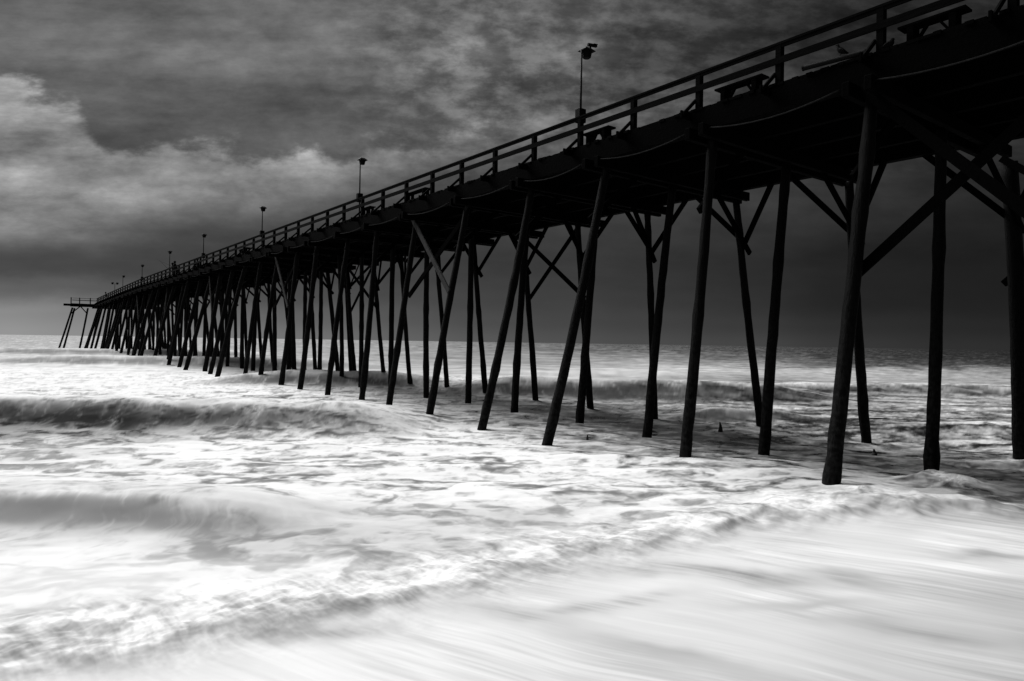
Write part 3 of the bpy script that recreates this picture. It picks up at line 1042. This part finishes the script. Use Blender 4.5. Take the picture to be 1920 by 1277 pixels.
# the beach under and behind the swash
m, nt = nt_of('wet_sand')
L = nt.links.new
out = N(nt, 'ShaderNodeOutputMaterial')
b = N(nt, 'ShaderNodeBsdfPrincipled')
no = N(nt, 'ShaderNodeTexNoise')
no.inputs['Scale'].default_value = 3
no.inputs['Detail'].default_value = 8
rp = N(nt, 'ShaderNodeValToRGB')
rp.color_ramp.elements[0].color = g(0.22)
rp.color_ramp.elements[1].color = g(0.34)
L(no.outputs['Fac'], rp.inputs['Fac'])
L(rp.outputs['Color'], b.inputs['Base Color'])
b.inputs['Roughness'].default_value = 0.6
L(b.outputs['BSDF'], out.inputs['Surface'])
mb = MB()
prof = [(-300, 4.0), (-60, 2.6), (-12, 1.2), (0, 0.33), (4, -0.05), (20, -1.0), (80, -3.5), (240, -6)]
xs = [-400 + 40 * k for k in range(21)]
n0 = 0
for yy, zz in prof:
    for xx in xs:
        mb.v.append((xx, yy, zz))
for j in range(len(prof) - 1):
    for i in range(len(xs) - 1):
        a = j * len(xs) + i
        mb.f.append((a, a + 1, a + 1 + len(xs), a + len(xs)))
o = mb.build('beach', m, smooth=True)
tag(o, 'sand beach sloping under the swash', 'beach', kind='structure')

# ------------------------------------------------------------------ light and sky
SUN_AZ, SUN_EL = R(-12), R(50)
sd = bpy.data.lights.new('sun', 'SUN')
sd.energy = 4.7
sd.angle = R(46)
sd.color = (1, 1, 1)
so = bpy.data.objects.new('sun', sd)
COL.objects.link(so)
dirv = Vector((math.sin(SUN_AZ) * math.cos(SUN_EL), math.cos(SUN_AZ) * math.cos(SUN_EL), math.sin(SUN_EL)))
so.rotation_euler = dirv.to_track_quat('Z', 'Y').to_euler()
so.location = dirv * 60

w = bpy.data.worlds.new('World')
S.world = w
w.use_nodes = True
nt = w.node_tree
nt.nodes.clear()
L = nt.links.new
wo = N(nt, 'ShaderNodeOutputWorld')
bg = N(nt, 'ShaderNodeBackground')

def mth(op, a, b=None, c=None, clamp=False):
    n = N(nt, 'ShaderNodeMath', operation=op)
    n.use_clamp = clamp
    for i, v in enumerate((a, b, c)):
        if v is None:
            continue
        if isinstance(v, (int, float)):
            n.inputs[i].default_value = v
        else:
            L(v, n.inputs[i])
    return n.outputs[0]

def noise(vec, scale, detail=6, rough=0.55, dist=0.0):
    n = N(nt, 'ShaderNodeTexNoise')
    n.inputs['Scale'].default_value = scale
    n.inputs['Detail'].default_value = detail
    n.inputs['Roughness'].default_value = rough
    n.inputs['Distortion'].default_value = dist
    L(vec, n.inputs['Vector'])
    return n.outputs['Fac']

def comb3(x, y, z=0.0):
    n = N(nt, 'ShaderNodeCombineXYZ')
    for i, v in enumerate((x, y, z)):
        if isinstance(v, (int, float)):
            n.inputs[i].default_value = v
        else:
            L(v, n.inputs[i])
    return n.outputs[0]

tc = N(nt, 'ShaderNodeTexCoord')
sp = N(nt, 'ShaderNodeSeparateXYZ')
L(tc.outputs['Generated'], sp.inputs[0])
dx, dy, dz = sp.outputs
AZ = mth('ARCTAN2', dx, dy)                                   # 0 = out to sea, + = towards the land end
HD = mth('SQRT', mth('ADD', mth('MULTIPLY', dx, dx), mth('MULTIPLY', dy, dy)))
# the cloud sheet is level, so its bands lie straight across the view to sea and close in to both sides
EL = mth('DIVIDE', dz, mth('MULTIPLY', HD, mth('COSINE', mth('MINIMUM', mth('MAXIMUM', mth('SUBTRACT', AZ, TH), -1.0), 1.0))))
# cloud-deck coordinates: flat layer seen in perspective
ZP = mth('MAXIMUM', mth('ADD', dz, 0.06), 0.03)
CX, CY = mth('DIVIDE', dx, ZP), mth('DIVIDE', dy, ZP)
deck_v = comb3(CX, CY)
ang_v = comb3(AZ, mth('MULTIPLY', EL, 1.6))
n1 = noise(ang_v, 6.0, 9, 0.62)
n2 = noise(comb3(mth('ADD', AZ, 7.3), mth('MULTIPLY', EL, 1.6)), 6.0, 9, 0.62)
warp = mth('MULTIPLY', mth('MINIMUM', mth('MAXIMUM', mth('MULTIPLY', EL, 6.0), 0.0), 1.0), 0.17)
AZW = mth('ADD', AZ, mth('MULTIPLY', mth('SUBTRACT', n1, 0.5), warp))
ELW = mth('ADD', EL, mth('MULTIPLY', mth('SUBTRACT', n2, 0.5), mth('MULTIPLY', warp, 0.75)))

cols = [0, 150, 300, 450, 600, 750, 900, 1050, 1200, 1400, 1600, 1800, 1920]
sky_rows = [
 (640, 150, 142, 132, 122, 112, 98, 88, 80, 74, 68, 54, 46, 44),
 (600, 140, 130, 115, 104, 95, 84, 76, 70, 64, 57, 44, 38, 36),
 (560, 98, 93, 86, 82, 78, 72, 68, 62, 56, 48, 34, 31, 30),
 (520, 72, 70, 66, 64, 64, 64, 62, 58, 52, 44, 31, 28, 27),
 (480, 72, 70, 66, 62, 60, 60, 60, 58, 52, 43, 31, 27, 26),
 (440, 78, 76, 74, 70, 66, 62, 60, 58, 55, 48, 38, 34, 32),
 (400, 84, 82, 80, 78, 74, 72, 66, 62, 58, 52, 42, 36, 34),
 (350, 88, 88, 88, 86, 84, 82, 80, 76, 66, 56, 46, 40, 38),
 (300, 86, 86, 86, 86, 86, 88, 90, 88, 74, 60, 48, 42, 40),
 (250, 88, 88, 87, 88, 91, 94, 100, 98, 80, 60, 48, 42, 40),
 (200, 90, 90, 90, 91, 94, 98, 108, 102, 80, 60, 48, 42, 40),
 (150, 93, 93, 96, 97, 96, 104, 110, 100, 76, 58, 47, 41, 39),
 (100, 100, 102, 106, 108, 114, 106, 106, 98, 76, 57, 46, 40, 38),
 (50, 102, 104, 105, 105, 100, 102, 97, 88, 74, 58, 46, 41, 38),
 (0, 96, 100, 101, 98, 98, 95, 90, 80, 70, 58, 47, 42, 40),
 (-250, 70, 74, 76, 76, 80, 82, 80, 72, 62, 52, 44, 40, 38)]
def lin(v):
    v /= 255.0
    return v / 12.92 if v < 0.04045 else ((v + 0.055) / 1.055) ** 2.4
AZ0, AZ1 = TH - 0.95, TH + 0.95
fac = mth('DIVIDE', mth('SUBTRACT', AZW, AZ0), AZ1 - AZ0, clamp=True)
val = None
prev_el = None
for row in sky_rows:
    rp = N(nt, 'ShaderNodeValToRGB')
    rp.color_ramp.interpolation = 'EASE'
    els = rp.color_ramp.elements
    st = []
    for px, v in zip(cols, row[1:]):
        a = TH + math.atan((px - 960) / FPX)
        st.append(((a - AZ0) / (AZ1 - AZ0), v / 255.0))
    els[0].position, els[0].color = st[0][0], g(st[0][1])
    els[1].position, els[1].color = st[-1][0], g(st[-1][1])
    for p_, v in st[1:-1]:
        e = els.new(p_)
        e.color = g(v)
    L(fac, rp.inputs['Fac'])
    el = (hz(960) - row[0]) / FPX
    if val is None:
        val = rp.outputs['Color']
    else:
        mr = N(nt, 'ShaderNodeMapRange', interpolation_type='SMOOTHSTEP')
        mr.inputs['From Min'].default_value = prev_el
        mr.inputs['From Max'].default_value = el
        L(ELW, mr.inputs['Value'])
        mx = N(nt, 'ShaderNodeMix', data_type='RGBA')
        L(mr.outputs['Result'], mx.inputs['Factor'])
        L(val, mx.inputs['A'])
        L(rp.outputs['Color'], mx.inputs['B'])
        val = mx.outputs['Result']
    prev_el = el
sv = N(nt, 'ShaderNodeSeparateColor')
L(val, sv.inputs[0])
base = sv.outputs[0]
# the bright bank: its top and bottom edges as elevations along the horizon, its brightness along it
def curve(pts, lo=-0.2, hi_=0.6):
    rp = N(nt, 'ShaderNodeValToRGB')
    els = rp.color_ramp.elements
    q = [((TH + math.atan((px - 960) / FPX) - AZ0) / (AZ1 - AZ0), (v - lo) / (hi_ - lo)) for px, v in pts]
    els[0].position, els[0].color = q[0][0], g(q[0][1])
    els[1].position, els[1].color = q[-1][0], g(q[-1][1])
    for p_, v_ in q[1:-1]:
        els.new(p_).color = g(v_)
    f0 = mth('DIVIDE', mth('SUBTRACT', AZ, AZ0), AZ1 - AZ0, clamp=True)
    L(f0, rp.inputs['Fac'])
    s_ = N(nt, 'ShaderNodeSeparateColor')
    L(rp.outputs['Color'], s_.inputs[0])
    return mth('ADD', mth('MULTIPLY', s_.outputs[0], hi_ - lo), lo)

def e_of(pts):
    return [(px, (hz(px) - py) / FPX) for px, py in pts]
top_c = curve(e_of([(-60, 135), (0, 140), (70, 155), (140, 190), (200, 262), (260, 285), (340, 276), (430, 262), (540, 245), (640, 290), (720, 275), (850, 240), (1000, 215), (1200, 200)]))
bot_c = curve(e_of([(-60, 452), (60, 455), (200, 450), (330, 432), (450, 412), (600, 392), (750, 350), (900, 300), (1200, 290)]))
gain_c = curve([(-60, .26), (60, .29), (160, .27), (260, .23), (420, .23), (560, .22), (680, .19), (800, .15), (950, .10), (1080, 0.05), (1250, 0.0)])
fb1 = mth('SUBTRACT', noise(ang_v, 8.0, 10, 0.6), 0.5)
fb2 = mth('SUBTRACT', noise(comb3(mth('ADD', AZ, 3.1), mth('MULTIPLY', EL, 1.6)), 6.0, 8, 0.55), 0.5)
et = mth('SUBTRACT', mth('ADD', top_c, mth('MULTIPLY', fb1, 0.21)), EL)
eb = mth('SUBTRACT', EL, mth('ADD', bot_c, mth('MULTIPLY', fb2, 0.10)))
def soft(x, a, b):
    m_ = N(nt, 'ShaderNodeMapRange', interpolation_type='SMOOTHSTEP')
    m_.inputs['From Min'].default_value = a
    m_.inputs['From Max'].default_value = b
    L(x, m_.inputs['Value'])
    return m_.outputs['Result']
body = mth('MULTIPLY', soft(et, -0.008, 0.028), soft(eb, -0.03, 0.06))
rim = mth('MULTIPLY', soft(et, -0.01, 0.02), mth('SUBTRACT', 1.0, soft(et, 0.02, 0.10)))
inner = mth('ADD', 0.86, mth('MULTIPLY', mth('SUBTRACT', noise(comb3(AZ, mth('MULTIPLY', EL, 2.0), 4.0), 6.0, 10, 0.63), 0.5), 3.0))
bank = mth('MULTIPLY', mth('MULTIPLY', body, gain_c), mth('ADD', mth('MAXIMUM', inner, 0.1), mth('MULTIPLY', rim, 0.15)))
base = mth('ADD', base, bank)
# billows, ripples of the high deck and thin wisps
str_v = comb3(AZ, mth('MULTIPLY', EL, 3.2))
hi = mth('MULTIPLY', mth('SUBTRACT', noise(str_v, 4.5, 9, 0.66), 0.5), 1.0)
mack = mth('SUBTRACT', soft(noise(comb3(AZ, mth('MULTIPLY', EL, 1.9)), 17.0, 8, 0.62), 0.36, 0.66), 0.5)
bil = mth('MULTIPLY', mth('SUBTRACT', noise(ang_v, 10.0, 10, 0.66), 0.5), 1.0)
hi_w = mth('MULTIPLY', mth('SUBTRACT', EL, 0.16), 6.0, clamp=True)
mk = N(nt, 'ShaderNodeMapRange', interpolation_type='SMOOTHSTEP')
mk.inputs['From Min'].default_value = TH - 0.36
mk.inputs['From Max'].default_value = TH - 0.08
L(AZ, mk.inputs['Value'])
mk_w = mth('MULTIPLY', mk.outputs['Result'], mth('MULTIPLY', mth('SUBTRACT', EL, 0.2), 7.0, clamp=True))
bl_w = mth('MULTIPLY', mth('SUBTRACT', EL, 0.06), 5.0, clamp=True)
det = mth('ADD', mth('ADD', mth('MULTIPLY', mth('MULTIPLY', hi, hi_w), 0.65), mth('MULTIPLY', mth('MULTIPLY', mack, mk_w), 0.42)),
          mth('MULTIPLY', mth('MULTIPLY', bil, bl_w), 0.85))
haze_n = mth('MULTIPLY', mth('SUBTRACT', noise(comb3(AZ, mth('MULTIPLY', EL, 4.5), 9.0), 2.6, 6, 0.55), 0.5), mth('MULTIPLY', EL, 9.0, clamp=True))
det = mth('ADD', det, mth('MULTIPLY', haze_n, 0.7))
v = mth('MULTIPLY', base, mth('ADD', 1.0, det))
v = mth('MAXIMUM', v, 0.02)
linv = mth('POWER', mth('DIVIDE', mth('ADD', v, 0.055), 1.055), 2.4)
# physical sky under the cloud pattern, reduced to its luminance (black and white film)
sk = N(nt, 'ShaderNodeTexSky', sky_type='NISHITA')
sk.sun_disc = False
sk.sun_elevation = SUN_EL
sk.sun_rotation = SUN_AZ
bw = N(nt, 'ShaderNodeRGBToBW')
L(sk.outputs['Color'], bw.inputs[0])
skyl = mth('MULTIPLY', bw.outputs[0], 0.005)
tot = mth('ADD', mth('MULTIPLY', linv, 0.97), mth('MULTIPLY', skyl, 0.1))
bg.inputs['Strength'].default_value = 1.0
L(comb3(tot, tot, tot), bg.inputs['Color'])
L(bg.outputs[0], wo.inputs['Surface'])

# ------------------------------------------------------------------ render settings
S.view_settings.view_transform = 'Standard'
S.view_settings.look = 'None'
S.view_settings.exposure = 0
S.view_settings.gamma = 1
S.render.engine = 'CYCLES'
S.cycles.max_bounces = 6
S.render.resolution_x = 1024
S.render.resolution_y = 681
